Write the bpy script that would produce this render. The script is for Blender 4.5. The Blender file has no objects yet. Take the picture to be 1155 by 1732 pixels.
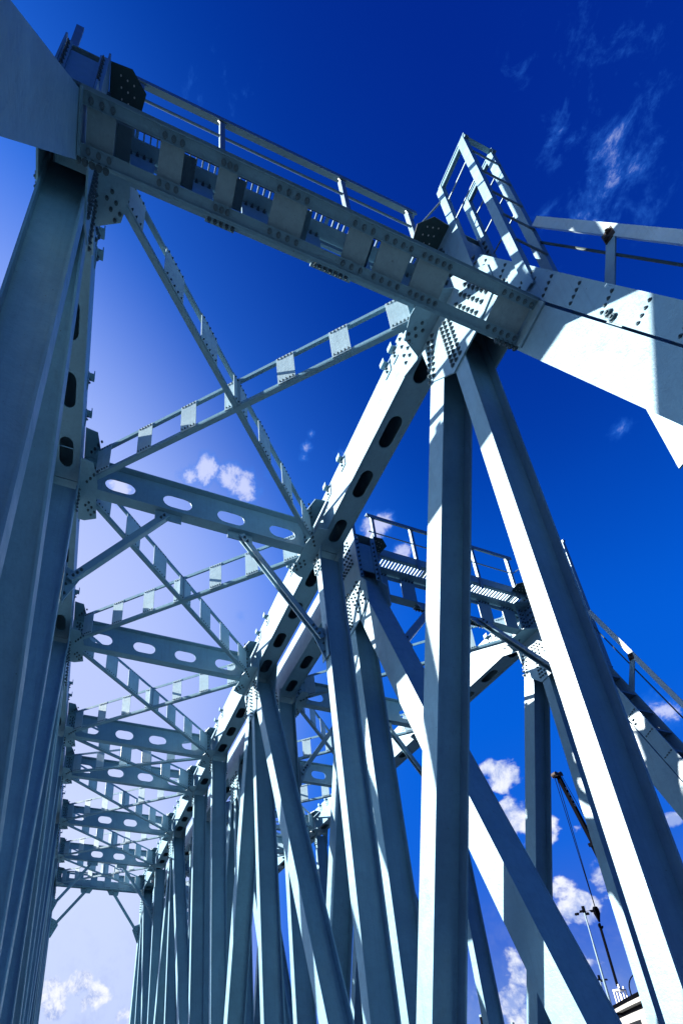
import bpy, bmesh, math, random
from mathutils import Vector, Matrix
from mathutils.geometry import tessellate_polygon
random.seed(7)
SC = bpy.context.scene
COL = SC.collection
V = Vector

# ------------------------------------------------------------------ camera
cam_d = bpy.data.cameras.new('camera')
cam = bpy.data.objects.new('camera', cam_d); COL.objects.link(cam)
cam_d.sensor_fit = 'VERTICAL'; cam_d.sensor_height = 36.0
cam_d.lens = 920.403 / 1732 * 36
cam_d.shift_x = (577.5 - 382.973) / 1732
cam_d.shift_y = (1410.369 - 866) / 1732
cam_d.clip_start = 0.05; cam_d.clip_end = 6000
cam.location = (0, 0, 0)
cam.rotation_euler = (1.998054, 0.0048195, -0.2943367)
SC.camera = cam

# ------------------------------------------------------------------ light
SUN_DIR = V((-1.0, 0.47, 0.60)).normalized()
sun_d = bpy.data.lights.new('sun', 'SUN'); sun = bpy.data.objects.new('sun', sun_d); COL.objects.link(sun)
sun_d.energy = 5.0; sun_d.angle = math.radians(0.5); sun_d.color = (1.0, 0.92, 0.82)
sun.rotation_euler = SUN_DIR.to_track_quat('Z', 'Y').to_euler()
SC.view_settings.view_transform = 'Standard'; SC.view_settings.look = 'None'
SC.view_settings.exposure = 1.85; SC.view_settings.gamma = 1
SUN_EL = math.asin(SUN_DIR.z); SUN_AZ = math.atan2(SUN_DIR.x, SUN_DIR.y)

def s2l(c):
    return tuple((x / 255 / 12.92) if x / 255 <= 0.04045 else ((x / 255 + 0.055) / 1.055) ** 2.4 for x in c)
def azel(az, el):
    a, e = math.radians(az), math.radians(el)
    return V((math.sin(a) * math.cos(e), math.cos(a) * math.cos(e), math.sin(e)))

# ------------------------------------------------------------------ sky
W = bpy.data.worlds.new('World'); SC.world = W; W.use_nodes = True
nt = W.node_tree; nt.nodes.clear()
def N(t, **k):
    n = nt.nodes.new(t)
    for a, b in k.items(): setattr(n, a, b)
    return n
def link(a, b): nt.links.new(a, b)
def setin(sock, v):
    if isinstance(v, bpy.types.NodeSocket): link(v, sock)
    else: sock.default_value = v
def math_(op, a, b=0.0, clamp=False):
    n = N('ShaderNodeMath', operation=op, use_clamp=clamp); setin(n.inputs[0], a); setin(n.inputs[1], b); return n.outputs[0]
def vmath(op, a, b):
    n = N('ShaderNodeVectorMath', operation=op); setin(n.inputs[0], a); setin(n.inputs[1], b)
    return n.outputs['Value'] if op in ('DOT_PRODUCT', 'DISTANCE') else n.outputs[0]
def maprange(v, a, b, c=0.0, d=1.0, smooth=True):
    n = N('ShaderNodeMapRange', interpolation_type='SMOOTHSTEP' if smooth else 'LINEAR', clamp=True)
    setin(n.inputs[0], v); n.inputs[1].default_value = a; n.inputs[2].default_value = b
    n.inputs[3].default_value = c; n.inputs[4].default_value = d; return n.outputs[0]
def mixc(f, a, b):
    n = N('ShaderNodeMix', data_type='RGBA'); setin(n.inputs[0], f)
    for s, v in ((n.inputs[6], a), (n.inputs[7], b)):
        if isinstance(v, bpy.types.NodeSocket): link(v, s)
        else: s.default_value = (*v[:3], 1)
    return n.outputs[2]
out = N('ShaderNodeOutputWorld'); bg = N('ShaderNodeBackground')
tc = N('ShaderNodeTexCoord'); D = tc.outputs['Generated']
sep = N('ShaderNodeSeparateXYZ'); link(D, sep.inputs[0])
sky = N('ShaderNodeTexSky', sky_type='NISHITA', sun_disc=False)
sky.sun_elevation = SUN_EL; sky.sun_rotation = SUN_AZ
ramp = N('ShaderNodeValToRGB'); link(maprange(sep.outputs[2], 0, 1, 0, 1, False), ramp.inputs[0])
cr = ramp.color_ramp
stops = [(0.0, (120, 155, 220)), (0.2, (60, 105, 208)), (0.34, (20, 98, 216)), (0.52, (0, 92, 212)), (0.74, (0, 82, 200)), (0.93, (0, 50, 156)), (1.0, (0, 42, 140))]
cr.elements[0].position = stops[0][0]; cr.elements[0].color = (*s2l(stops[0][1]), 1)
cr.elements[1].position = 1.0; cr.elements[1].color = (*s2l(stops[-1][1]), 1)
for p_, c_ in stops[1:-1]:
    e = cr.elements.new(p_); e.color = (*s2l(c_), 1)
glow = vmath('DOT_PRODUCT', D, azel(-18, 33))
g1 = maprange(glow, 0.76, 0.98)
g2 = maprange(glow, 0.64, 0.93)
g0 = maprange(glow, 0.50, 0.88)
base = mixc(g0, ramp.outputs[0], s2l((0, 98, 220)))
base = mixc(g2, base, s2l((62, 128, 238)))
base = mixc(g1, base, s2l((186, 200, 248)))
g3 = maprange(vmath('DOT_PRODUCT', D, azel(-4, 10)), 0.88, 0.99)
base = mixc(math_('MULTIPLY', g3, .85), base, s2l((205, 218, 252)))
# the bright sky round the sun, out of the frame to the left
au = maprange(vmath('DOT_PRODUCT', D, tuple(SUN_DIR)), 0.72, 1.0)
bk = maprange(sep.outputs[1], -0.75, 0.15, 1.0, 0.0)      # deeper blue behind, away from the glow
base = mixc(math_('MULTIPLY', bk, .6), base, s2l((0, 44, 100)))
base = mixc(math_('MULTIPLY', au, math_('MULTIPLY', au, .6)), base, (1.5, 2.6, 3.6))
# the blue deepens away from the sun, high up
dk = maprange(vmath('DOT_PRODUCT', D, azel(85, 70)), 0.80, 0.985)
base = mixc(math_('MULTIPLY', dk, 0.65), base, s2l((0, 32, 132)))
nish = N('ShaderNodeVectorMath', operation='SCALE'); link(sky.outputs[0], nish.inputs[0]); nish.inputs[3].default_value = 0.05
base = mixc(0.02, base, nish.outputs[0])
# clouds: noise in direction space, gathered into banks
map_ = N('ShaderNodeMapping'); link(D, map_.inputs[0]); map_.inputs['Scale'].default_value = (1, 1, 1)
map_.inputs['Scale'].default_value = (1.2, 1.0, .85); map_.inputs['Rotation'].default_value = (.3, .5, .2)
nz1 = N('ShaderNodeTexNoise'); link(map_.outputs[0], nz1.inputs[0]); nz1.inputs['Scale'].default_value = 25; nz1.inputs['Detail'].default_value = 12; nz1.inputs['Roughness'].default_value = 0.68; nz1.inputs['Distortion'].default_value = 0.25
nz2 = N('ShaderNodeTexNoise'); link(D, nz2.inputs[0]); nz2.inputs['Scale'].default_value = 34; nz2.inputs['Detail'].default_value = 8; nz2.inputs['Roughness'].default_value = 0.55; nz2.inputs['Distortion'].default_value = 0.15
def bank(blobs, noise, lo, hi, sharp):
    acc = None
    for (c, r, s) in blobs:
        d = vmath('DISTANCE', D, V(c).normalized())
        m = math_('MULTIPLY', maprange(d, 0.0, r, 1.0, 0.0), s)
        acc = m if acc is None else math_('MAXIMUM', acc, m)
    v = math_('ADD', math_('MULTIPLY', acc, sharp), math_('SUBTRACT', noise, 0.5))
    return math_('MULTIPLY', maprange(v, lo, hi), maprange(acc, 0.0, 0.22))
def px(u, v):
    c = V(((u - 382.973) / 920.403, -(v - 1410.369) / 920.403, -1))
    return tuple((cam.rotation_euler.to_matrix() @ c).normalized())
W_ = [(px(1045, 265), .085, .62), (px(1010, 330), .07, .62), (px(960, 215), .06, .5), (px(1000, 165), .07, .42), (px(890, 90), .07, .36), (px(1070, 95), .07, .42), (px(1130, 250), .06, .3), (px(1110, 330), .06, .4), (px(930, 370), .045, .45), (px(1000, 40), .08, .3),
      (px(350, 130), .09, .36), (px(320, 110), .06, .3), (px(975, 420), .05, .35),
      (px(322, 800), .04, .75), (px(352, 795), .045, .9), (px(385, 812), .05, .95), (px(420, 825), .05, .85), (px(450, 800), .035, .5),
      (px(512, 775), .02, .7), (px(518, 755), .02, .7), (px(527, 735), .016, .6), (px(585, 765), .035, .6), (px(600, 740), .02, .45), (px(640, 890), .05, .9),
      (px(675, 935), .04, .85), (px(405, 1045), .03, .4), (px(1130, 1205), .05, .8), (px(1105, 1195), .04, .6), (px(200, 820), .05, .8), (px(1050, 725), .04, .3)]
P_ = [(px(850, 1312), .055, 1.), (px(825, 1300), .035, .8), (px(868, 1385), .07, 1.), (px(905, 1420), .05, .9), (px(935, 1395), .03, .7), (px(975, 1400), .02, .75), (px(1138, 1385), .03, .85), (px(945, 1500), .045, .8), (px(978, 1535), .05, .95), (px(1020, 1490), .05, .6),
      (px(90, 1690), .07, 1.), (px(135, 1665), .05, 1.), (px(165, 1685), .06, .9), (px(215, 1715), .06, .6), (px(880, 1640), .06, .8), (px(860, 1700), .09, .7), (px(1000, 1640), .05, .5), (px(700, 1700), .12, .7), (px(960, 1700), .1, .5)]
cw = bank(W_, nz1.outputs[0], 0.20, 0.60, 0.62)
cp = bank(P_, nz2.outputs[0], 0.26, 0.46, 0.6)
low = math_('MULTIPLY', maprange(sep.outputs[2], 0.0, 0.34, 1.0, 0.0), maprange(nz1.outputs[0], 0.45, 0.8))
# dull grey-violet bodies low down, bright tops
base = mixc(math_('MULTIPLY', low, 0.55), base, s2l((150, 165, 215)))
base = mixc(math_('MULTIPLY', cw, 0.85), base, mixc(maprange(cw, 0.25, 0.9), s2l((52, 128, 236)), s2l((206, 214, 250))))
shade = maprange(nz1.outputs[0], 0.35, 0.62)
base = mixc(math_('MULTIPLY', cp, 0.93), base, mixc(shade, s2l((150, 172, 228)), s2l((246, 248, 255))))
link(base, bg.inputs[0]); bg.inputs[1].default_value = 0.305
link(bg.outputs[0], out.inputs[0])

# ------------------------------------------------------------------ materials
def material(name, col, rough=0.45, metal=0.0, var=0.12, bump=0.02, specks=0.0, streak=0.0, scale=1.0, spec=0.5):
    m = bpy.data.materials.new(name); m.use_nodes = True
    t = m.node_tree; b = t.nodes['Principled BSDF']
    b.inputs['Roughness'].default_value = rough; b.inputs['Metallic'].default_value = metal
    b.inputs['Specular IOR Level'].default_value = spec
    tcn = t.nodes.new('ShaderNodeTexCoord'); co = tcn.outputs['Object']
    def noise(s, d=5, r=0.6, vec=None):
        n = t.nodes.new('ShaderNodeTexNoise'); n.inputs['Scale'].default_value = s; n.inputs['Detail'].default_value = d; n.inputs['Roughness'].default_value = r
        t.links.new(vec or co, n.inputs[0]); return n.outputs[0]
    def mr(v, a, b_, c, d):
        n = t.nodes.new('ShaderNodeMapRange'); n.inputs[1].default_value = a; n.inputs[2].default_value = b_; n.inputs[3].default_value = c; n.inputs[4].default_value = d
        t.links.new(v, n.inputs[0]); return n.outputs[0]
    def mix(f, a, b_):
        n = t.nodes.new('ShaderNodeMix'); n.data_type = 'RGBA'
        t.links.new(f, n.inputs[0])
        for s, v in ((n.inputs[6], a), (n.inputs[7], b_)):
            if isinstance(v, bpy.types.NodeSocket): t.links.new(v, s)
            else: s.default_value = (*v, 1)
        return n.outputs[2]
    c = mix(mr(noise(0.9 * scale), 0.3, 0.7, 0, 1), tuple(x * (1 - var) for x in col), tuple(min(1, x * (1 + var * .6)) for x in col))
    c = mix(mr(noise(6 * scale, 8, .75), 0.45, 0.75, 0, .45), c, tuple(x * (1 - var * 2.4) for x in col))
    c = mix(mr(noise(2.1 * scale, 9, .8), 0.56, 0.7, 0, .35), c, tuple(x * (1 - var * 3) for x in col))
    if streak:
        mp = t.nodes.new('ShaderNodeMapping'); mp.inputs['Scale'].default_value = (9, 9, 0.35); t.links.new(co, mp.inputs[0])
        c = mix(mr(noise(1.3, 6, .65, mp.outputs[0]), 0.52, 0.8, 0, streak), c, tuple(x * .55 for x in col))
    if specks:
        c = mix(mr(noise(26, 3, .5), 0.72, 0.76, 0, specks), c, (0.06, 0.055, 0.05))
        vo = t.nodes.new('ShaderNodeTexVoronoi'); vo.inputs['Scale'].default_value = 3.3; t.links.new(co, vo.inputs[0])
        c = mix(mr(vo.outputs['Distance'], 0.03, 0.055, specks, 0), c, (0.05, 0.045, 0.045))
    t.links.new(c, b.inputs['Base Color'])
    if bump:
        bp = t.nodes.new('ShaderNodeBump'); bp.inputs['Strength'].default_value = 0.35; bp.inputs['Distance'].default_value = bump
        t.links.new(noise(14 * scale, 4), bp.inputs['Height']); t.links.new(bp.outputs[0], b.inputs['Normal'])
    t.links.new(mr(noise(4 * scale), .3, .7, rough * .8, min(1, rough * 1.25)), b.inputs['Roughness'])
    return m
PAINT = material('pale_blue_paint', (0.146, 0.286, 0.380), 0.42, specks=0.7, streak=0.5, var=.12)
PAINT2 = material('pale_paint_lit', (0.32, 0.46, 0.54), 0.45, specks=0.3, streak=0.5, var=.14)  # bridge paint made paler, sunlight on battens and stair rail put into its colour
PLATE = material('grey_plate', (0.215, 0.32, 0.37), 0.5, specks=.5, streak=.4, var=.14)
RIVET = material('painted_rivet', (0.07, 0.13, 0.17), 0.4, bump=0)
RUST = material('rusty_steel', (0.03, 0.02, 0.018), 0.8)
BOLT = material('bolt_steel', (0.045, 0.085, 0.11), 0.4, metal=.3, bump=0)
DARK = material('dark_primer', (0.015, 0.045, 0.05), 0.55, specks=.2)
GALV = material('galvanised', (0.16, 0.24, 0.29), 0.4, metal=.4, bump=0)
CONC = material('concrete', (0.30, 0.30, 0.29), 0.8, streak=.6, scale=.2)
CRANE = material('crane_paint_and_shade', (0.0015, 0.002, 0.004), 0.9, spec=.03)
WATERM = material('river', (0.008, 0.024, 0.045), 0.35, scale=.05, bump=.3)
RAIL = material('rail_steel', (0.16, 0.12, 0.1), 0.5, metal=.5)
WOOD = material('sleeper', (0.12, 0.10, 0.085), 0.8)
WHITE = material('white_paint', (0.6, 0.6, 0.6), 0.5)

# ------------------------------------------------------------------ mesh helpers
class MB:
    def __init__(s): s.v = []; s.f = []; s.m = []; s.mi = 0
    def quadbox(s, c, a, b, n):
        """box from centre c and half vectors"""
        i = len(s.v)
        for sa in (-1, 1):
            for sb in (-1, 1):
                for sn in (-1, 1): s.v.append(c + a * sa + b * sb + n * sn)
        F = [(0, 1, 3, 2), (4, 6, 7, 5), (0, 4, 5, 1), (2, 3, 7, 6), (0, 2, 6, 4), (1, 5, 7, 3)]
        if a.cross(b).dot(n) < 0: F = [f[::-1] for f in F]
        for f in F: s.f.append(tuple(i + k for k in f)); s.m.append(s.mi)
    def box(s, x0, x1, y0, y1, z0, z1):
        s.quadbox(V(((x0 + x1) / 2, (y0 + y1) / 2, (z0 + z1) / 2)), V((abs(x1 - x0) / 2, 0, 0)), V((0, abs(y1 - y0) / 2, 0)), V((0, 0, abs(z1 - z0) / 2)))
    def bar(s, A, B, wd, w, h, off=(0, 0)):
        """bar along A->B; width w along wd (made square to the axis), height h; off shifts in (w,h)"""
        A = V(A); B = V(B); e = (B - A); L = e.length; e.normalize()
        wd = V(wd); wd = (wd - e * wd.dot(e)).normalized(); hd = e.cross(wd)
        c = (A + B) / 2 + wd * off[0] + hd * off[1]
        s.quadbox(c, e * L / 2, wd * w / 2, hd * h / 2)
    def tube(s, A, B, r, n=8):
        A = V(A); B = V(B); e = (B - A).normalized(); q = V((1, 0, 0)) if abs(e.x) < .9 else V((0, 0, 1))
        a = (q - e * q.dot(e)).normalized(); b = e.cross(a); i = len(s.v)
        for P in (A, B):
            for k in range(n):
                t = 2 * math.pi * k / n; s.v.append(P + a * math.cos(t) * r + b * math.sin(t) * r)
        for k in range(n): s.f.append((i + k, i + (k + 1) % n, i + n + (k + 1) % n, i + n + k)); s.m.append(s.mi)
        s.f.append(tuple(i + k for k in range(n))[::-1]); s.m.append(s.mi); s.f.append(tuple(i + n + k for k in range(n))); s.m.append(s.mi)
    def bolt(s, P, nrm, r=.042, h=.05, mi=1):
        nrm = V(nrm).normalized(); old = s.mi; s.mi = mi
        P = V(P); s.tube(P - nrm * .004, P + nrm * h * .25, r * 1.35, 8)
        s.tube(P + nrm * h * .25, P + nrm * h, r, 6)
        s.tube(P + nrm * h, P + nrm * h * 1.45, r * .5, 5)
        s.mi = old
    def plate(s, O, ax, ay, n, loop, t, holes=()):
        """flat plate with holes: loop and holes in (ax, ay) coordinates, from O, thickness t towards n"""
        O = V(O); ax = V(ax); ay = V(ay); n = V(n).normalized()
        loops = [list(loop)] + [list(h) for h in holes]
        P3 = [[V((p[0], p[1], 0)) for p in L] for L in loops]
        tris = tessellate_polygon(P3); flat = [p for L in loops for p in L]; m = len(flat); i = len(s.v)
        for k in (0, 1):
            for p in flat: s.v.append(O + ax * p[0] + ay * p[1] + n * (t * k))
        up = ax.cross(ay).dot(n) > 0
        for a, b, c in tris:
            pa, pb, pc = flat[a], flat[b], flat[c]
            ccw = (pb[0] - pa[0]) * (pc[1] - pa[1]) - (pb[1] - pa[1]) * (pc[0] - pa[0]) > 0
            T = (a, b, c) if ccw == up else (c, b, a)
            s.f.append(tuple(i + m + k for k in T)); s.m.append(s.mi)
            s.f.append(tuple(i + k for k in T[::-1])); s.m.append(s.mi)
        k0 = 0
        for L in loops:
            q = len(L)
            for k in range(q):
                a = i + k0 + k; b = i + k0 + (k + 1) % q
                s.f.append((a, b, b + m, a + m)); s.m.append(s.mi)
            k0 += q
    def build(s, name, mat, parent=None, mats=None, label=None):
        me = bpy.data.meshes.new(name)
        me.from_pydata([tuple(v) for v in s.v], [], s.f)
        for mm in ([mat] + list(mats or [])): me.materials.append(mm)
        if mats: me.polygons.foreach_set('material_index', s.m)
        bm = bmesh.new(); bm.from_mesh(me); bmesh.ops.recalc_face_normals(bm, faces=bm.faces); bm.to_mesh(me); bm.free()
        o = bpy.data.objects.new(name, me); COL.objects.link(o)
        if parent is not None: o.parent = parent; o.matrix_parent_inverse = Matrix.Translation(-world_loc(parent))
        if label: o['label'] = label
        return o
def world_loc(o):
    l = V(o.location) if o.type == 'EMPTY' else V((0, 0, 0))
    return l
def empty(name, loc, label, cat, group=None):
    o = bpy.data.objects.new(name, None); COL.objects.link(o); o.location = loc; o.empty_display_size = .5
    o['label'] = label; o['category'] = cat
    if group: o['group'] = group
    return o
def tag(o, label, cat, group=None):
    o['label'] = label; o['category'] = cat
    if group: o['group'] = group
    return o
def stadium(cx, cy, L, H, n=7):
    """rounded slot centred cx,cy"""
    r = min(L, H) / 2; P = []
    if L >= H:
        for k in range(n + 1): t = -math.pi / 2 + math.pi * k / n; P.append((cx + L / 2 - r + r * math.cos(t), cy + r * math.sin(t)))
        for k in range(n + 1): t = math.pi / 2 + math.pi * k / n; P.append((cx - L / 2 + r + r * math.cos(t), cy + r * math.sin(t)))
    else:
        for k in range(n + 1): t = math.pi * k / n; P.append((cx + r * math.cos(t), cy + H / 2 - r + r * math.sin(t)))
        for k in range(n + 1): t = math.pi + math.pi * k / n; P.append((cx + r * math.cos(t), cy - H / 2 + r + r * math.sin(t)))
    return P
X_, Y_, Z_ = V((1, 0, 0)), V((0, 1, 0)), V((0, 0, 1))

# ------------------------------------------------------------------ truss bridge
PN = 8.0; Q = 4.92; ZW = 20.1; ZB = 19.72; ZT = 21.6; ZL = -7.2; TW = 0.93
S = 3.5                                    # slope dz/dy of the end posts
def nodes(y1):
    Y = [y1, y1 + PN, y1 + 2 * PN, y1 + 3 * PN]
    return Y + [Y[3] + Q + k * PN for k in range(4)]

def h_member(root, name, A, B, x0, x1, fw, ft=.05):
    """H section between the truss faces x0..x1, flanges in the truss plane"""
    mb = MB(); e = (V(B) - V(A)).normalized()
    a0 = V((0, A[1], A[2])); b0 = V((0, B[1], B[2]))
    mb.bar(a0 + X_ * (x0 + ft / 2), b0 + X_ * (x0 + ft / 2), X_, ft, fw)
    mb.bar(a0 + X_ * (x1 - ft / 2), b0 + X_ * (x1 - ft / 2), X_, ft, fw)
    xm = (x0 + x1) / 2
    mb.bar(a0 + X_ * xm, b0 + X_ * xm, X_, (x1 - x0) - 2 * ft - .004, .045)
    return mb.build(name, PAINT, root)

def rows(mb, pts, nrm, r=.042):
    for p in pts: mb.bolt(p, nrm, r)

def make_bridge(tag_name, root, xl, xr, y1, full):
    """xl, xr: inner planes of the left and right trusses (towards the track)"""
    Y = nodes(y1); n = len(Y)
    L0 = y1 - 8.0; L9 = Y[7] + 8.0
    sides = [(xl - TW, xl, 'L'), (xr, xr + TW, 'R')]
    for (x0, x1, sd) in sides:
        inner = x1 if sd == 'L' else x0; outer = x0 if sd == 'L' else x1; si = 1 if sd == 'L' else -1
        # ---------------- top chord, one box per panel
        for i in range(7):
            a, b = Y[i], Y[i + 1]
            if i == 0: a -= .15
            if i == 6: b += .15
            mb = MB(); g = .012
            mb.box(x0, x0 + .05, a + g, b - g, ZB, ZT); mb.box(x1 - .05, x1, a + g, b - g, ZB, ZT)
            mb.box(x0 + .052, x1 - .052, a + g, b - g, ZT - .08, ZT - .03)
            holes = []; L = b - a
            if Y[i + 1] - Y[i] > 6: ctr = [1.32, 3.22, 5.15, 7.05] if i else [1.32, 3.3, 5.12, 7.05]
            else: ctr = [1.3, 3.6]
            for c in ctr: holes.append(stadium((x0 + x1) / 2, Y[i] + c, .46, 1.02))
            mb.plate((0, 0, ZB + .03), X_, Y_, Z_, [(x0 + .052, a + g), (x1 - .052, a + g), (x1 - .052, b - g), (x0 + .052, b - g)], .04, holes)
            mb.build('top_chord', PAINT, root)
            # lifting lugs along the upper inner edge
            for c in ((1.9, 2.35, 5.45, 6.6) if L > 6 else (2.4,)):
                yy = Y[i] + c; m2 = MB()
                m2.box(inner, inner + si * .20, yy - .11, yy + .11, ZT - .16, ZT - .12)
                m2.box(inner + si * .0, inner + si * .035, yy - .16, yy + .16, ZT - .62, ZT - .165)
                m2.box(inner + si * .17, inner + si * .2, yy - .11, yy + .11, ZT - .12, ZT + .06)
                for dz in (-.3, -.48): m2.bolt((inner + si * .035, yy, ZT + dz), (si, 0, 0), .035)
                m2.build('lug', PAINT, root, [BOLT])
        # ---------------- posts
        for i in range(n):
            fw = .37
            h_member(root, 'vertical_post', (0, Y[i], 19.3 if i not in (0, 7) else 18.3), (0, Y[i], ZL + .2), x0, x1, fw)
        # ---------------- diagonals
        mids = []
        for (iu, il) in ((0, 1), (2, 1), (2, 3), (7, 6), (5, 6), (5, 4)):
            yu, yl = Y[iu], Y[il]; s = 1 if yl > yu else -1
            zt = 19.2; ya = yu + (yl - yu) * (ZW - zt) / (ZW - ZL)
            h_member(root, 'diagonal_brace', (0, ya, zt), (0, yl, ZL), x0 + .004, x1 - .004, .57)
        # ---------------- end posts, closed boxes
        for (yu, yl) in ((Y[0], L0), (Y[7], L9)):
            A = V((0, yu + (-.10 if yl < yu else .10), ZW)); B = V((0, yl + (.02 if yl < yu else -.02), ZL)); e = (B - A).normalized()
            A = A + e * (.9)
            mb = MB(); dep = .76
            for xx in (x0 + .025, x1 - .025): mb.bar(A + X_ * xx, B + X_ * xx, X_, .05, dep)
            for sgn in (-1, 1): mb.bar(A + X_ * (x0 + x1) / 2, B + X_ * (x0 + x1) / 2, X_, TW - .106, .045, (0, sgn * (dep / 2 - .03)))
            mb.build('end_post', PAINT, root)
        # ---------------- bottom chord
        mb = MB(); mb.box(x0, x1, L0 - .5, L9 + .5, ZL - .9, ZL + .6); mb.build('bottom_chord', PAINT, root)
        # ---------------- gusset plates at the nodes
        for i in range(n):
            yy = Y[i]; fs = 1 if i < 4 else -1
            if i in (0, 7):
                loop = [(.84, 17.6), (.21, 16.75), (-.66, 16.85), (-1.42, 17.2), (-1.42, 18.2), (-1.12, 18.75), (-1.04, 21.8), (-.3, 21.75), (1.75, 21.66), (1.75, 19.66), (.95, 19.25)]
            elif i in (2, 5):
                loop = [(-1.25, 19.66), (-.85, 18.3), (-.6, 17.1), (.6, 17.1), (.85, 18.3), (1.25, 19.66), (1.25, 19.95), (-1.25, 19.95)]
            else:
                loop = [(-.5, 19.66), (-.3, 19.1), (-.26, 18.5), (.26, 18.5), (.3, 19.1), (.5, 19.66), (.5, 19.85), (-.5, 19.85)]
            for (xx, dr) in ((inner, si), (outer, -si)):
                mb = MB()
                lp = [(fs * a, b) for a, b in loop]
                mb.plate((xx, yy, 0), Y_, Z_, (dr, 0, 0), lp, .045)
                xb = xx + dr * .045; nr = (dr, 0, 0)
                if i in (0, 7):
                    for r_ in range(10):      # vertical-post rows
                        for c_ in (-.13, .02, .15): rows(mb, [(xb, yy + fs * (c_ + .02), 17.0 + r_ * .2)], nr)
                    for r_ in range(8):       # diagonal rows
                        zz = 17.75 + r_ * .2; yc = .30 + (ZW - zz) / 3.41 * .72
                        for c_ in (-.02, .15): rows(mb, [(xb, yy + fs * (yc + c_), zz)], nr)
                    for r_ in range(6):       # end-post rows
                        zz = 17.35 + r_ * .27; yc = -(ZW - zz) / S - .12
                        for c_ in (-.28, -.1, .1, .28): rows(mb, [(xb, yy + fs * (yc + c_), zz - c_ * .25)], nr)
                    for r_ in range(7):
                        for c_ in (19.95, 20.2, 20.55, 20.9, 21.2, 21.45): rows(mb, [(xb, yy + fs * (-.7 + r_ * .16 + (c_ - 20) * .12), c_)], nr)
                    for r_ in range(5):
                        for c_ in (20.0, 20.4, 20.9, 21.35): rows(mb, [(xb, yy + fs * (.75 + r_ * .2), c_)], nr)
                elif i in (2, 5):
                    for r_ in range(9):
                        for c_ in (-.12, .12): rows(mb, [(xb, yy + c_, 17.2 + r_ * .22)], nr)
                    for sg in (-1, 1):
                        for r_ in range(6):
                            zz = 17.7 + r_ * .26
                            for c_ in (.0, .17): rows(mb, [(xb, yy + sg * ((ZW - zz) / 3.41 * .8 + .2 + c_), zz)], nr)
                else:
                    for r_ in range(5):
                        for c_ in (-.12, .12): rows(mb, [(xb, yy + c_, 18.4 + r_ * .2)], nr)
                mb.build('gusset_plate', PAINT, root, [BOLT])
        # ---------------- bottom gussets
        for i in (1, 3, 4, 6):
            for (xx, dr) in ((inner, si), (outer, -si)):
                mb = MB(); mb.plate((xx, Y[i], 0), Y_, Z_, (dr, 0, 0), [(-1.6, -7.6), (1.6, -7.6), (1.3, -5.2), (.5, -4.2), (-.5, -4.2), (-1.3, -5.2)], .05)
                mb.build('gusset_plate', PAINT, root)
        # ---------------- open box ends at the portal
        for i, fs in ((0, 1), (7, -1)):
            mb = MB(); yy = Y[i]
            yb = yy - fs * .99
            mb.box(x0 + .003, x1 - .003, yb - .02, yb + .02, 19.35, 20.98)
            for xx, d_ in ((x0 + .002, 1), (x1 - .002, -1)):
                mb.box(xx, xx + d_ * .16, yb - fs * .022, yb - fs * .062, 18.9, 21.35)
                for k in range(9): mb.bolt((xx + d_ * .08, yb - fs * .062, 19.0 + k * .26), (0, -fs, 0), .035)
            mb.box(x0 + .003, x1 - .003, *sorted((yb + fs * .03, yb + fs * .85)), 21.56, 21.6)
            mb.build('end_diaphragm', PAINT, root, [BOLT])
            # cap plates joining end post and chord
            mb = MB()
            mb.plate((0, yy, 19.40), X_, Y_, Z_, [(x0 + .004, fs * -.66), (x1 - .004, fs * -.66), (x1 - .004, fs * -.3), (x0 + .004, fs * -.3)], .04)
            mb.build('cap_plate', PAINT, root)
        # ---------------- horizontal lateral gussets, under and over
        for i in range(n):
            yy = Y[i]
            for zz, up in ((19.40, -1), (21.10, 1)):
                if i == 0: lp = [(0, -.5), (.7, -.28), (.78, .35), (.62, .85), (0, 1.1)]
                elif i == 7: lp = [(0, .5), (.7, .28), (.78, -.35), (.62, -.85), (0, -1.1)][::-1]
                else: lp = [(0, -1.15), (.42, -1.1), (.62, -.35), (.62, .35), (.68, .95), (.25, 1.15), (0, 1.15)]
                mb = MB(); mb.plate((inner, yy, zz), V((si, 0, 0)), Y_, (0, 0, -1), [(a + .05, b) for a, b in lp], .035)
                for sg in ((1,) if i == 0 else (-1,) if i == 7 else (-1, 1)):
                    for k in range(3):
                        for w_ in (-.07, .07):
                            t_ = .36 + k * .13
                            mb.bolt((inner + si * (t_ * .85 - w_ * .8 * sg + .05), yy + sg * (t_ * 1.25 + w_), zz - .035), (0, 0, -1), .034)
                mb.build('lateral_gusset', PAINT, root, [BOLT])
            # stub that closes the strut end on the chord
            mb = MB(); mb.box(inner + si * .045, inner + si * .50, yy - .025, yy + .025, 19.45, 21.05)
            for k in range(6): mb.bolt((inner + si * .25, yy - .025, 19.6 + k * .25), (0, -1, 0), .036); mb.bolt((inner + si * .4, yy - .025, 19.6 + k * .25), (0, -1, 0), .036)
            mb.build('strut_bracket', PAINT, root, [BOLT])
        # top gusset plate that stands proud of the portal, inner side
        mb = MB(); zz = 21.76
        mb.plate((inner, y1, zz), V((si, 0, 0)), Y_, (0, 0, -1), [(.05, -.95), (.55, -.98), (.92, -.72), (.82, -.3), (.06, -.24)], .035)
        for k in range(3):
            for j in range(3): mb.bolt((inner + si * (.3 + k * .16 + j * .03), y1 - .82 + j * .17 + k * .03, zz - .035), (0, 0, -1), .014, .015, 2)
        mb.build('top_gusset', DARK, root, [BOLT, WHITE])

    WDT = xr - xl
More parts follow.
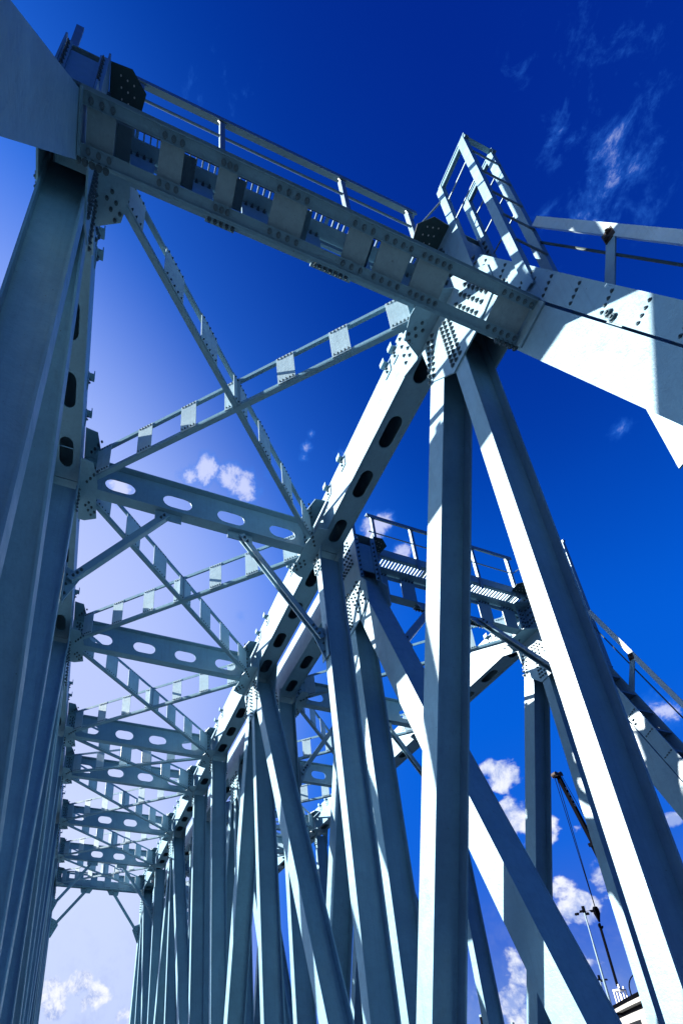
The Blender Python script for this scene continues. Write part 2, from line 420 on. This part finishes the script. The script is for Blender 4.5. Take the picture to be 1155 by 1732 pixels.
    # ---------------- cross struts with slotted webs
    for i in range(1, 7):
        yy = Y[i]; a, b = xl + .42, xr - .42; mb = MB(); m = (xl + xr) / 2
        holes = [stadium(m + c * WDT / 9.41, 20.2, 1.12, .64) for c in (-3.24, -1.07, 1.07, 3.24)]
        mb.plate((0, yy + .028, 0), X_, Z_, (0, 1, 0), [(a, 19.46), (b, 19.46), (b + .12, 20.2), (b, 21.04), (a, 21.04), (a - .12, 20.2)], .03, holes)
        mb.box(a - .25, b + .25, yy - .17, yy + .19, 19.405, 19.455)
        mb.box(a - .25, b + .25, yy - .17, yy + .19, 21.045, 21.095)
        for e_ in (a, b):
            s_ = 1 if e_ == a else -1
            for k in range(5):
                for j in (0, 1): mb.bolt((e_ + s_ * (.05 + j * .14) - s_ * .1, yy - .03, 19.65 + k * .27), (0, -1, 0), .034)
        mb.build('cross_strut', PAINT, root, [BOLT])
    # ---------------- portal struts at both ends, battened
    for i in (0, 7):
        fs = 1 if i == 0 else -1; yy = Y[i] + fs * .02; mb = MB(); a, b = xl + .05, xr - .05
        for z0, s_ in ((19.41, 1), (21.04, -1)):
            mb.box(a, b, yy - .17, yy + .17, z0, z0 + .045); mb.box(a, b, yy + .12, yy + .165, z0 + s_ * .047, z0 + s_ * .25)
        for xc, L in ((xl + 3.02 * WDT / 9.41, .75), (xl + 6.05 * WDT / 9.41, 1.15)):
            mb.box(xc - L / 2, xc + L / 2, yy + .02, yy + .19, 19.33, 19.408)
            for k in range(int(L / .15)): mb.bolt((xc - L / 2 + .1 + k * .15, yy + .12, 19.33), (0, 0, -1), .038, .10)
            for k in range(int(L / .3)): mb.bolt((xc - L / 2 + .1 + k * .3, yy + .05, 19.33), (0, 0, -1), .038, .10)
        st = mb.build('portal_strut', PAINT, root, [BOLT])
        for k in range(6):
            xc = a + .9 + k * (b - a - 1.8) / 5; m2 = MB(); m2.box(xc - .36, xc + .36, yy + .06, yy + .1, 19.46, 21.03)
            for j in range(4): m2.bolt((xc - .25 + j * .17, yy + .06, 19.6), (0, -1, 0), .034); m2.bolt((xc - .25 + j * .17, yy + .06, 20.9), (0, -1, 0), .034)
            o = m2.build('batten_plate', PAINT, st, [BOLT])
        if i == 7:
            mb = MB(); mb.box(a, b, yy + .3, yy + .34, 19.3, 20.4); mb.build('portal_web', PAINT, root)
    # ---------------- top laterals, crossed battened pairs
    for i in range(7):
        for d_ in (0, 1):
            A = V((xl, Y[i], 0)) if d_ == 0 else V((xr, Y[i], 0)); B = V((xr, Y[i + 1], 0)) if d_ == 0 else V((xl, Y[i + 1], 0))
            e = (B - A).normalized(); L = (B - A).length; A = A + e * .62; B = B - e * .62; L -= 1.24
            sd = V((e.y, -e.x, 0)) * (1 if d_ == 0 else -1); dz = -.014 * d_
            mb = MB()
            for z0, s_ in ((19.52, 1), (20.98, -1)):
                mb.bar(A + Z_ * (z0 + dz), B + Z_ * (z0 + dz), sd, .15, .03)
                mb.bar(A + Z_ * (z0 + dz + s_ * .078) + sd * .066, B + Z_ * (z0 + dz + s_ * .078) + sd * .066, sd, .03, .12)
            lat = mb.build('lateral_brace', PAINT, root)
            nb = 7 if L > 10.5 else 6
            bw = .82 if d_ == 0 else .56
            for k in range(nb):
                t = (k + .28) / (nb - .44) * L
                if abs(t - L / 2) < .28: t += .1
                P = A + e * t; m2 = MB(); c = P + Z_ * (20.25 + dz) + sd * .094
                m2.quadbox(c, e * bw / 2, Z_ * .70, sd * .012)
                for j in range(5):
                    for zz in (19.64, 20.86): m2.bolt(P + e * (-.3 + .15 * j) * bw / .8 + sd * .106 + Z_ * (zz + dz), sd, .022, .03)
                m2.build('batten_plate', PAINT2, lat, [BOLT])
    # ---------------- knee braces
    def knee(A, B, nrm, wide=.26):
        mb = MB(); A = V(A); B = V(B); e = (B - A).normalized()
        for s_ in (-1, 1): mb.bar(A, B, nrm, .045, wide * .9, (s_ * .09, 0))
        mb.bar(A, B, nrm, .14, .04, (0, wide * .4))
        mb.bolt(A + e * .2 - V(nrm) * .115, -V(nrm)); mb.bolt(A + e * .4 - V(nrm) * .115, -V(nrm)); mb.bolt(B - e * .2 - V(nrm) * .115, -V(nrm)); mb.bolt(B - e * .4 - V(nrm) * .115, -V(nrm)); mb.bolt(B - e * .6 - V(nrm) * .115, -V(nrm))
        mb.build('knee_brace', PAINT, root, [BOLT])
        # end plates
    f_ = WDT / 9.41
    def knee_plate(inner, si, yy, zc, n=Y_, up=Z_):
        m2 = MB(); m2.plate(V((inner, yy, zc)), V((si, 0, 0)), up, n, [(.05, -.7), (.11, -.72), (.52, .35), (.42, .62), (.05, .8)], .04)
        for k in range(3): m2.bolt(V((inner + si * .12, yy, zc)) + up * (-.4 + k * .4), -V(n), .034)
        m2.box(inner + si * .046, inner + si * .08, yy - .22, yy + .26, zc - .7, zc + .75)
        m2.build('knee_gusset', PAINT, root, [BOLT])
    for i in (1, 6):
        yy = Y[i]
        knee((xl + 3.25 * f_, yy, 19.25), (xl + .2, yy, 14.85), Y_); knee((xr - 3.25 * f_, yy, 19.25), (xr - .2, yy, 14.85), Y_)
        knee_plate(xl, 1, yy + .02, 14.7); knee_plate(xr, -1, yy + .02, 14.7)
        for xx in (xl + 3.3 * f_, xr - 3.3 * f_):
            m2 = MB(); m2.box(xx - .5, xx + .5, yy - .02, yy + .02, 19.0, 19.40); m2.build('knee_gusset', PAINT, root)
    for i in ((0, 7) if not full else (7,)):
        fs = -1 if i == 0 else 1; yt = Y[i] + fs * .15; yb = Y[i] + fs * (ZW - 15.0) / S
        nn = V((0, -1, fs * -.28)).normalized() * (-1)
        knee((xl + 3.4 * f_, yt, 19.3), (xl + .15, yb, 15.1), nn, .34); knee((xr - 3.4 * f_, yt, 19.3), (xr - .15, yb, 15.1), nn, .34)
        up = V((0, -fs / S, 1)).normalized()
        for inn, s_ in ((xl, 1), (xr, -1)):
            m2 = MB(); O = V((inn, yb, 15.0)); nr = V((0, 1, fs / S)).normalized()
            m2.plate(O, V((s_, 0, 0)), up, nr, [(.0, -1.0), (.1, -1.05), (.75, .35), (.6, .8), (.0, 1.1)], .04)
            for k in range(5): m2.bolt(O + V((s_ * .1, 0, 0)) + up * (-.8 + .38 * k), -nr)
            for k in range(4): m2.bolt(O + V((s_ * (.3 + .1 * k), 0, 0)) + up * (-.25 + .25 * k), -nr)
            m2.build('knee_gusset', PAINT, root, [BOLT])
            m2 = MB(); xk = (xl + 3.3 * f_) if s_ > 0 else (xr - 3.3 * f_)
            m2.plate(V((xk, yt + .2 * fs * 0, 19.4)), X_, up, nr, [(-.7, 0), (.7, 0), (.35 if s_ > 0 else .6, -.6), (-.6 if s_ > 0 else -.35, -.6)], .04)
            m2.build('knee_gusset', PAINT, root)

    # ---------------- walkway over the near portal
    ya, yb = y1 - .29, y1 + .36; a, b = xl - .0, xr + .0
    wk = MB(); wk.box(a, b, ya - .03, ya, 21.62, 22.05); wk.box(a, b, ya, ya + .12, 21.60, 21.64)
    wk.box(a, b, yb, yb + .03, 21.45, 21.85); wk.box(a, b, yb - .1, yb, 21.42, 21.46)
    for k in range(4):
        xx = a + .8 + k * (b - a - 1.6) / 3; wk.box(xx - .04, xx + .04, ya, yb, 21.46, 21.6)
    w = wk.build('walkway', PAINT, root)
    g = MB(); k = a + .1
    while k < b - .1:
        g.box(k, k + .04, ya + .001, yb - .001, 21.67, 21.80); k += .17
    g.build('grating', GALV, w)
    hr = MB()
    hr.box(xl + .4, xr - .3, ya - .10, ya + .06, 24.16, 24.2); hr.box(xl + .4, xr - .3, ya - .10, ya - .07, 24.0, 24.158)
    rail = hr.build('handrail', GALV, root)
    m2 = MB(); m2.tube((xl + .4, ya - .03, 23.05), (xr - .45, ya - .03, 23.05), .028); m2.build('mid_rail', GALV, rail)
    for xx in (.74, 2.95, 6.6, 8.85):
        X0 = xl + xx * f_; m2 = MB(); m2.box(X0 - .07, X0 + .07, ya - .068, ya - .035, 21.3, 24.158); m2.box(X0 - .07, X0 - .04, ya - .033, ya + .06, 21.5, 24.15)
        m2.plate((X0 - .07, ya - .069, 24.0), X_, Z_, (0, 1, 0), [(-.12, .158), (.26, .158), (.14, -.12), (0, -.12)], .02 * 0 + .03)
        m2.build('rail_post', GALV, rail)
    if True:
        # short posts standing on the left chord end
        m2 = MB(); m2.box(xl - .90, xl - .72, y1 - .89, y1 - .85, 21.61, 23.4); m2.box(xl - .90, xl - .86, y1 - .848, y1 - .72, 21.61, 23.4); m2.build('stub_post', GALV, root)

    # ---------------- lower battened portal strut between the near end posts
    if full:
        ax = V((0, 1 / S, 1)).normalized(); nb_ = V((0, 1, -1 / S)).normalized()     # along the end post, square to it (away)
        O = V((0, 4.32, 14.78)); mb = MB(); a, b = xl + .004, xr - .004
        def P(x, t, u): return O + X_ * x + nb_ * t + ax * u
        for t0, s_ in ((-.09, -1), (-.64, 1)):
            mb.bar(P(a, t0 - s_ * .02, 0), P(b, t0 - s_ * .02, 0), nb_, .155, .045)                      # leg in the underside
            tt = t0 + (.09 if s_ < 0 else -.09)
            mb.bar(P(a, tt + .025 * (1 if s_ < 0 else -1), .424), P(b, tt + .025 * (1 if s_ < 0 else -1), .424), nb_, .045, .8)   # web
            mb.bar(P(a, t0 + s_ * -.092, -.035), P(b, t0 + s_ * -.092, -.035), nb_, .014, .11)
            mb.bar(P(a, t0 + s_ * .062, -.03), P(b, t0 + s_ * .062, -.03), nb_, .012, .03)
            mb.bar(P(a, t0 - s_ * .02, .9), P(b, t0 - s_ * .02, .9), nb_, .155, .045)
        low = mb.build('lower_portal_strut', PAINT, root, [PAINT, BOLT])
        for (p, q_) in ((-1.22, -.74), (.03, .46), (1.09, 1.44), (2.16, 2.83), (3.71, 4.22), (4.40, 5.07), (5.25, 5.97), (7.18, 7.99)):
            for u in (-.045,):
                m2 = MB(); c = P((p + q_) / 2, -.365, u + .05 if u < 0 else u)
                m2.quadbox(P((p + q_) / 2, -.365, .062), X_ * (q_ - p) / 2, nb_ * .33, ax * .018)
                if u < 0:
                    nk = max(3, int((q_ - p) / .14))
                    for k in range(nk):
                        xx = p + .06 + k * (q_ - p - .12) / (nk - 1)
                        m2.bolt(P(xx, -.09, -.0225), -ax, .034, .055); m2.bolt(P(xx, -.64, -.0225), -ax, .034, .055)
                m2.build('batten_plate', PLATE, low, [RIVET])
                if q_ < 7.5:
                    m2 = MB(); m2.quadbox(P(q_ - .03, -.365, .5), X_ * .02, nb_ * .2, ax * .36); m2.quadbox(P(q_ + .12, -.365, .85), X_ * .14, nb_ * .2, ax * .015); m2.build('diaphragm', PAINT, low)
        # end plates of the strut on the end posts
        for xx, s_ in ((xl, 1), (xr, -1)):
            m2 = MB(); m2.bar(P(xx + s_ * .03, -.37, -.3), P(xx + s_ * .03, -.37, 1.4), X_, .04, .74)
            for k in range(5): m2.bolt(P(xx + s_ * .5 - s_ * k * .12, .04, -.03), -ax, .045, .07)
            m2.build('strut_end_plate', PAINT, low, [BOLT])

    if full:
        m2 = MB(); m2.plate((xr + TW + .005, 0, 0), Y_, Z_, (1, 0, 0), [(2.3, 9.6), (3.32, 9.36), (3.32, 11.2), (2.3, 11.2)], .04); m2.build('hanger_plate', PAINT, root)
    # ---------------- stairs on the right end post
    st = MB(); dy = y1 - 5.62
    def EP(y, z): return (y + dy, z)
    def line(zz, y_at, z_at): return y_at - .055 + (zz - z_at) / S + dy
    x0, x1 = xr, xr + TW
    ztop, zbot = 18.9, -5.0
    for xx in (x0 + .025, x1 - .025):
        A = V((xx, (line(ztop, 4.34, 17.4) + line(ztop, 4.11, 18.19)) / 2, ztop)); B = V((xx, (line(zbot, 4.34, 17.4) + line(zbot, 4.11, 18.19)) / 2, zbot))
        st.bar(A, B, X_, .05, .44)
    stairs = st.build('inclined_stairs', PAINT, root)
    tb = MB(); z = 18.4
    k = 0
    while z > -4.5 and k < 24:
        yc = (line(z, 4.34, 17.4) + line(z, 4.11, 18.19)) / 2
        m2 = MB(); m2.box(x0 + .055, x1 - .055, yc - .20, yc + .16, z, z + .04)
        for j in range(7): m2.box(x0 + .056, x1 - .056, yc - .19 + j * .05, yc - .18 + j * .05, z + .04, z + .07)
        m2.box(x0 + .056, x0 + .09, yc - .2, yc + .16, z - .1, z)
        m2.build('tread', GALV, stairs)
        for xx, s_ in ((x0, -1), (x1, 1)):
            for j in range(4):
                t_ = -.13 + j * .085; tb.bolt((xx, yc + t_, z - .02 - t_ * .0 + (j - 1.5) * -.05), (s_, 0, 0), .026, .03)
            if k % 4 == 1:
                for j in (0, 1): tb.bolt((xx, yc + .05 + j * -.02, z - .3 - j * .2), (s_, 0, 0), .055, .06)
        z -= 1.12; k += 1
    tb.build('tread_bolts', BOLT, stairs, [BOLT])['kind'] = 'stuff'
    # spacer blocks between stringer and end post
    for k in range(5):
        zz = 16.8 - k * 4.5; m2 = MB(); yc = line(zz, 4.34, 17.4) + .05
        m2.bar((x0 + .1, yc, zz), (x1 - .1, yc, zz), (0, 1, -.28), .14, .5); m2.build('spacer_block', PAINT, stairs)
    # handrail on the outer side
    hx = x1 + .03
    rl = MB(); zt, zb2 = 19.0, -2.0
    A = V((hx, line(zt, 3.52, 18.96), zt)); B = V((hx, line(zb2, 3.52, 18.96), zb2)); rl.bar(A, B, X_, .13, .04); rl.bar(A, B, X_, .03, .17, (-.07, .06))
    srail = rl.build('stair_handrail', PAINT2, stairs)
    m2 = MB(); m2.tube(V((hx, line(zt, 3.78, 18.96), zt)), V((hx, line(zb2, 3.78, 18.96), zb2)), .024); m2.build('mid_rail', DARK, stairs)
    for k in range(4):
        zz = 14.35 - k * 4.9; A = V((hx, line(zz, 4.14, 18.19), zz)); B = V((hx, line(zz + 1.25, 3.52, 18.96), zz + 1.25))
        m2 = MB(); m2.bar(A - V((0, -.05, .3)), B, X_, .04, .20, (-.05, 0)); m2.bar(A, B, X_, .10, .035, (0, .08)); m2.build('stair_rail_post', PAINT, stairs)
        m2 = MB(); m2.quadbox(B + V((-.07, .03, .02)), V((.02, 0, 0)), V((0, .10, .02)), V((0, 0, .16))); m2.bolt(B + V((-.09, .0, .08)), (-1, 0, 0), .04, .06); m2.bolt(B + V((-.09, .07, -.06)), (-1, 0, 0), .04, .06); m2.build('rail_joint', RUST, stairs, [RUST])
    # cage of posts at the stair head
    ZC = 23.78; py = (3.55 + dy, 4.50 + dy)
    cage = MB()
    for xx, zb_ in ((x0 + .02, 0), (x1 + (.02 if full else .22), 0)):
        for yy in py:
            zb3 = 18.19 + (yy - dy - 4.11 - .12) * S
            cage.box(xx - .09, xx + .09, yy - .02, yy + .02, zb3 - .25, ZC); cage.box(xx - .09, xx - .055, yy + .021, yy + .16, zb3 - .2, ZC)
            for q_ in (.0, .28): cage.bolt((xx, yy - .02, zb3 - .12 + q_), (0, -1, 0), .035)
        cage.box(xx - .09, xx + .09, py[0] - .07, py[1] + .07, ZC + .001, ZC + .05)
        cage.box(xx - .065, xx - .03, py[0] - .07, py[1] + .07, ZC - .12, ZC)
    for yy in (py[0], py[1]):
        if yy == py[0]: cage.box(x0 + .09, x1 - .05, yy - .05, yy + .05, ZC + .001, ZC + .04)
    cg = cage.build('stair_head_frame', PAINT, stairs, [BOLT])
    rod = MB()
    for zz in (17.6, 18.9, 20.2, 21.5, 22.8): rod.tube((x0 + .02, py[0] - .03, zz), (x1 + .02, py[0] - .03, zz), .022)
    for zz in (20.4, 21.6, 22.8):
        rod.tube((x1 + .03, py[0], zz), (x1 + .03, py[1], zz), .022)
        if zz > 21: rod.tube((x0 + .0, py[0], zz), (x0 + .0, py[1], zz), .022)
    for zz in (22.9,): rod.tube((xr - .45, ya - .03, 23.05), (x0 + .02, py[1], 23.2), .028)
    rod.build('frame_rods', GALV, stairs)['kind'] = 'stuff'

    # ---------------- deck: floor beams, stringers, track
    mb = MB()
    ys = [L0, *Y, L9]
    for yy in ys: mb.box(xl + .01, xr - .01, yy - .2, yy + .2, ZL - .5, ZL + .6)
    mb.build('floor_beams', PAINT, root)
    mb = MB(); xm = (xl + xr) / 2
    for s_ in (-1.3, 1.3): mb.box(xm + s_ - .12, xm + s_ + .12, L0, L9, ZL + .61, ZL + 1.2)
    mb.build('track_stringers', PAINT, root)
    mb = MB(); yy = L0
    while yy < L9: mb.box(xm - 2.1, xm + 2.1, yy, yy + .35, ZL + 1.21, ZL + 1.5); yy += .95
    tr = mb.build('sleepers', WOOD, root); tr['kind'] = 'stuff'
    mb = MB()
    for s_ in (-1.15, 1.15): mb.box(xm + s_ - .06, xm + s_ + .06, L0, L9, ZL + 1.51, ZL + 1.8)
    mb.build('rails', RAIL, root)

XL, XR, Y1 = -1.339, 8.068, 5.62
A_ = empty('truss_bridge', (XL, Y1, ZL), 'nearer pale blue steel truss bridge, its end posts filling both upper corners', 'bridge', 'parallel steel truss bridges')
make_bridge('A', A_, XL, XR, Y1, True)
BX0, BW, BY = 9.97, 9.88, 14.69
B_ = empty('truss_bridge', (BX0 + TW, BY, ZL), 'second steel truss bridge standing behind and to the right, grated walkway over its portal', 'bridge', 'parallel steel truss bridges')
make_bridge('B', B_, BX0 + TW, BX0 + BW, BY, False)

# ------------------------------------------------------------------ ground
mb = MB(); mb.quadbox(V((0, 0, -13.1)), X_ * 3000, Y_ * 3000, Z_ * .1); g = mb.build('water', WATERM); g['kind'] = 'structure'

# ------------------------------------------------------------------ crane, masts, overpass
GZ = -13.0
ck = empty('crane', (226.8, 150, GZ), 'tall dark telescopic crane boom with pale marks near its tip, hoisting behind the bridges', 'crane')
tip = V((192.6, 150, 116.8)); jt = V((200.5, 150, 87.5)); foot = V((225.5, 150, -5.2))
e = (foot - tip).normalized()
mb = MB(); mb.bar(tip, jt + e * 1.2, Y_, 1.3, 1.25)
boom = mb.build('boom', CRANE, ck)
mb = MB(); mb.bar(jt, jt + e * 46, Y_, 1.9, 1.8); mb.bar(jt, jt + e * 1.6, Y_, 2.6, 2.7); mb.build('boom_section', CRANE, ck)
mb = MB(); mb.bar(jt + e * 45, foot, Y_, 3.1, 3.1); mb.bar(jt + e * 45, jt + e * 46.6, Y_, 3.9, 3.9); mb.build('boom_section', CRANE, ck)
mb = MB(); h = e.cross(Y_)
mb.tube(tip + V((-1.9, -1.0, .6)), tip + V((-1.9, 1.0, .6)), 1.0, 14); mb.tube(tip + V((.7, -1.0, 1.1)), tip + V((.7, 1.0, 1.1)), .9, 14)
mb.bar(tip + V((-2.2, -1.1, .2)), tip + V((1.4, -1.1, .7)), Y_, .15, 1.6); mb.bar(tip + V((-2.2, 1.1, .2)), tip + V((1.4, 1.1, .7)), Y_, .15, 1.6)
mb.build('boom_head', material('brown_paint', (.03, .016, .01), .7), ck)
# pale painted characters on the boom side, too far to read
mk = MB()
for k in range(4):
    c = tip + e * (6.2 + k * 2.5) - Y_ * .67
    for q_, (du, dv, w_, h_) in enumerate([(-.55, 0, .3, .8), (.1, .28, .9, .2), (.25, -.28, .9, .2), (.6, 0, .25, .7)][: 3 + k % 2]):
        mk.quadbox(c + e * du + h * dv, e * w_ / 2, h * h_ / 2, Y_ * .02)
mk.build('boom_marking', WHITE, ck)
cb = MB(); hx_ = 191.2
cb.tube((tip.x - 2.8, 149.6, tip.z), (hx_, 149.8, 59.2), .13, 5); cb.tube((tip.x - .6, 150.3, tip.z), (hx_ + .6, 150.2, 59.2), .13, 5)
for a_ in (.4,): cb.tube(tip + V((1.5, 0, 2)), foot + V((6, 0, 6)), .12, 5)
cb.build('hoist_rope', CRANE, ck)['kind'] = 'stuff'
mb = MB(); O = V((hx_ + .3, 150, 56.6))
prof = [(0, 3.0, .9), (0, 2.2, 1.3), (0, .4, 1.35), (0, -1.4, .75), (0, -2.9, .35)]
for (a0, z0, r0), (a1, z1, r1) in zip(prof, prof[1:]):
    n_ = 10; i0 = len(mb.v)
    for (zz, rr) in ((z0, r0), (z1, r1)):
        for k in range(n_): t = 2 * math.pi * k / n_; mb.v.append(O + V((rr * math.cos(t), rr * .6 * math.sin(t), zz)))
    for k in range(n_): mb.f.append((i0 + k, i0 + (k + 1) % n_, i0 + n_ + (k + 1) % n_, i0 + n_ + k)); mb.m.append(0)
for k in range(14):
    t0, t1 = math.pi * (.5 + k * .11), math.pi * (.5 + (k + 1) * .11)
    mb.tube(O + V((.85 * math.cos(t0), 0, -4.4 + .95 * math.sin(t0))), O + V((.85 * math.cos(t1), 0, -4.4 + .95 * math.sin(t1))), .28, 6)
mb.build('hook_block', CRANE, ck)
mb = MB(); mb.box(216, 238, 146.5, 153.5, GZ + 1.6, GZ + 4.2); mb.box(219, 233, 147, 153, GZ + 4.3, GZ + 8.2); mb.build('carrier', CRANE, ck)
mb = MB(); mb.box(214.5, 218.8, 146.8, 150, GZ + 4.3, GZ + 7.8); mb.build('cab', CRANE, ck)
for xx in (218, 222, 232, 236):
    for yy in (146.2, 153.8):
        mb = MB(); mb.tube((xx, yy - .6, GZ + 1.4), (xx, yy + .6, GZ + 1.4), 1.5, 16); mb.build('wheel', DARK, ck)
# hoisted load
ld_ = empty('lifting_cage', (191.1, 150, 24.5), 'small white cage hanging from the crane slings above the overpass railing', 'lifting cage')
mb = MB(); mb.tube((191.2, 150, 53), (191.1, 150, 30.4), .42, 6); mb.build('sling', CRANE, ld_)
mb = MB(); mb.box(189.9, 192.9, 148.6, 151.4, 28.6, 29.2); mb.box(190.2, 190.8, 148.8, 149.3, 29.2, 30.8); mb.box(192.2, 192.5, 148.8, 149.3, 29.2, 30.2); mb.build('cage_roof', WHITE, ld_)
for xx in (190.1, 191.4, 192.7):
    for yy in (148.8, 151.2):
        mb = MB(); mb.box(xx - .16, xx + .16, yy - .16, yy + .16, 24.7, 28.6); mb.build('cage_post', WHITE, ld_)
mb = MB(); mb.box(189.9, 192.9, 148.6, 151.4, 24.2, 24.7); mb.build('cage_floor', WHITE, ld_)

def mast(x, y, zt, label, rings=4, r0=.42):
    m_ = empty('light_mast', (x, y, GZ), label, 'light mast', 'light masts')
    mb = MB()
    segs = 6
    for k in range(segs):
        z0 = GZ + (zt - GZ) * k / segs; z1 = GZ + (zt - GZ) * (k + 1) / segs
        mb.tube((x, y, z0), (x, y, z1 + .02), r0 * (1 - .11 * k), 10)
    mb.build('pole', GALV, m_)
    mb = MB(); mb.tube((x, y, zt - .3), (x, y, zt + 1.5), .38, 8)
    for k in range(rings):
        t = 2 * math.pi * k / rings + .4; d_ = V((math.cos(t), math.sin(t), 0))
        mb.bar(V((x, y, zt)), V((x, y, zt - .1)) + d_ * 1.7, Z_, .12, .12)
    mb.build('bracket', CRANE, m_)
    for k in range(rings):
        t = 2 * math.pi * k / rings + .4; d_ = V((math.cos(t), math.sin(t), 0)); c = V((x, y, zt - .3)) + d_ * 1.9
        mb = MB(); mb.quadbox(c, d_ * .4, d_.cross(Z_) * .45, V((0, 0, .28)) + d_ * -.08); mb.build('floodlight', CRANE, m_)
mast(136.0, 110, 42.0, 'tall thin light mast with a cluster of dark floodlights, beside the crane hook')
mast(183.6, 150, 32.3, 'farther small light mast half hidden behind the sloping end post')
for (x, z_, w_) in ((95.6, 13.9, .62), (103.9, 12.4, .35)):
    m_ = empty('lamp_column', (x, 110, GZ), 'short dark column top with a pale edge low between the bridge posts' if w_ > .5 else 'thinnest dark post top at the lower edge between the bridge posts', 'post')
    mb = MB(); mb.tube((x, 110, GZ), (x, 110, z_ - .5), w_, 12); mb.build('pole', CRANE, m_)
    mb = MB(); mb.tube((x, 110, z_ - .5), (x, 110, z_), w_ * 1.12, 12); mb.build('cap', GALV, m_)

# overpass: deck swept along a curve
ctl = [V((262, 300, 0)), V((199.3, 171.2, 0)), V((167.5, 134.6, 0)), V((146.9, 109.6, 0)), V((130.5, 87.0, 0)), V((118, 60, 0)), V((112, 20, 0))]
def crv(t):
    t = max(0, min(len(ctl) - 1.0001, t)); i = int(t); f = t - i
    p0 = ctl[max(0, i - 1)]; p1 = ctl[i]; p2 = ctl[i + 1]; p3 = ctl[min(len(ctl) - 1, i + 2)]
    return .5 * ((2 * p1) + (p2 - p0) * f + (2 * p0 - 5 * p1 + 4 * p2 - p3) * f * f + (3 * p1 - p0 - 3 * p2 + p3) * f ** 3)
ov = empty('overpass', (160, 125, GZ), 'curved concrete overpass with a dark railing, low at the right between the posts', 'overpass')
def sweep(name, prof, mat, parent, steps=60):
    mb = MB(); n_ = len(prof)
    for k in range(steps + 1):
        t = (len(ctl) - 1) * k / steps; p = crv(t); q_ = crv(t + .02) - crv(t - .02); q_.normalize(); sd = V((-q_.y, q_.x, 0))   # towards far side
        if sd.dot(V((1, 1, 0))) < 0: sd = -sd
        for (u, z) in prof: mb.v.append(p + sd * u + Z_ * z)
        if k:
            a_ = (k - 1) * n_; b_ = k * n_
            for j in range(n_): mb.f.append((a_ + j, a_ + (j + 1) % n_, b_ + (j + 1) % n_, b_ + j)); mb.m.append(0)
    return mb.build(name, mat, parent)
sweep('parapet', [(0, 18.9), (0, 20), (.35, 20), (.35, 18.9)], CONC, ov)
sweep('deck', [(.36, 18.9), (.36, 19.4), (11.6, 19.4), (11.6, 18.9)], CONC, ov)
sweep('girder', [(1.6, 17.2), (1.6, 18.88), (10.4, 18.88), (10.4, 17.2)], CRANE, ov)  # near-black colour stands for the shade under the deck
sweep('pier_beam', [(.6, 14.9), (.6, 17.18), (11.2, 17.18), (11.2, 14.9)], CONC, ov)
sweep('parapet', [(11.61, 18.9), (11.61, 20), (11.95, 20), (11.95, 18.9)], CONC, ov)
rl = sweep('railing', [(.1, 21.15), (.1, 21.3), (.25, 21.3), (.25, 21.15)], CRANE, ov)
mb = MB()
NPOST = 170
for k in range(NPOST):
    t = 1.0 + 3.6 * k / NPOST; p = crv(t); mb.box(p.x + .1, p.x + .22, p.y + .1, p.y + .22, 20, 21.15)
mb.build('balusters', CRANE, rl)['kind'] = 'stuff'
for t in (1.3, 2.3, 3.0, 3.9, 5):
    p = crv(t); mb = MB(); mb.tube((p.x + 5, p.y + 4, GZ), (p.x + 5, p.y + 4, 14.9), 1.5, 16); mb.build('pier', CONC, ov)
for t_, lab in ((2.72, 'curved dark street lamp rising from the overpass railing'),):
    p = crv(t_) + V((.4, .4, 0)); m_ = empty('street_lamp', (p.x, p.y, 20), lab, 'street lamp')
    mb = MB(); P0 = V((p.x, p.y, 20)); R_ = 5.2; last = P0; pts = [P0, P0 + V((.1, 0, 2.6))]
    for k in range(1, 9):
        a_ = math.pi / 2 * k / 8; pts.append(P0 + V((.1 + R_ * (1 - math.cos(a_)), -1.0 * (1 - math.cos(a_)), 2.6 + R_ * .95 * math.sin(a_))))
    for a_, b_ in zip(pts, pts[1:]): mb.tube(a_, b_, .16, 6)
    mb.build('pole', CRANE, m_)
    mb = MB(); mb.bar(pts[-1], pts[-1] + V((1.6, -.3, -.05)), Z_, .25, .6); mb.build('lamp_head', CRANE, m_)
# far bank
mb = MB(); mb.quadbox(V((700, 900, -13.0)), V((1200, 0, 0)), V((0, 700, 0)), Z_ * .6); g = mb.build('ground', CONC); g['kind'] = 'structure'
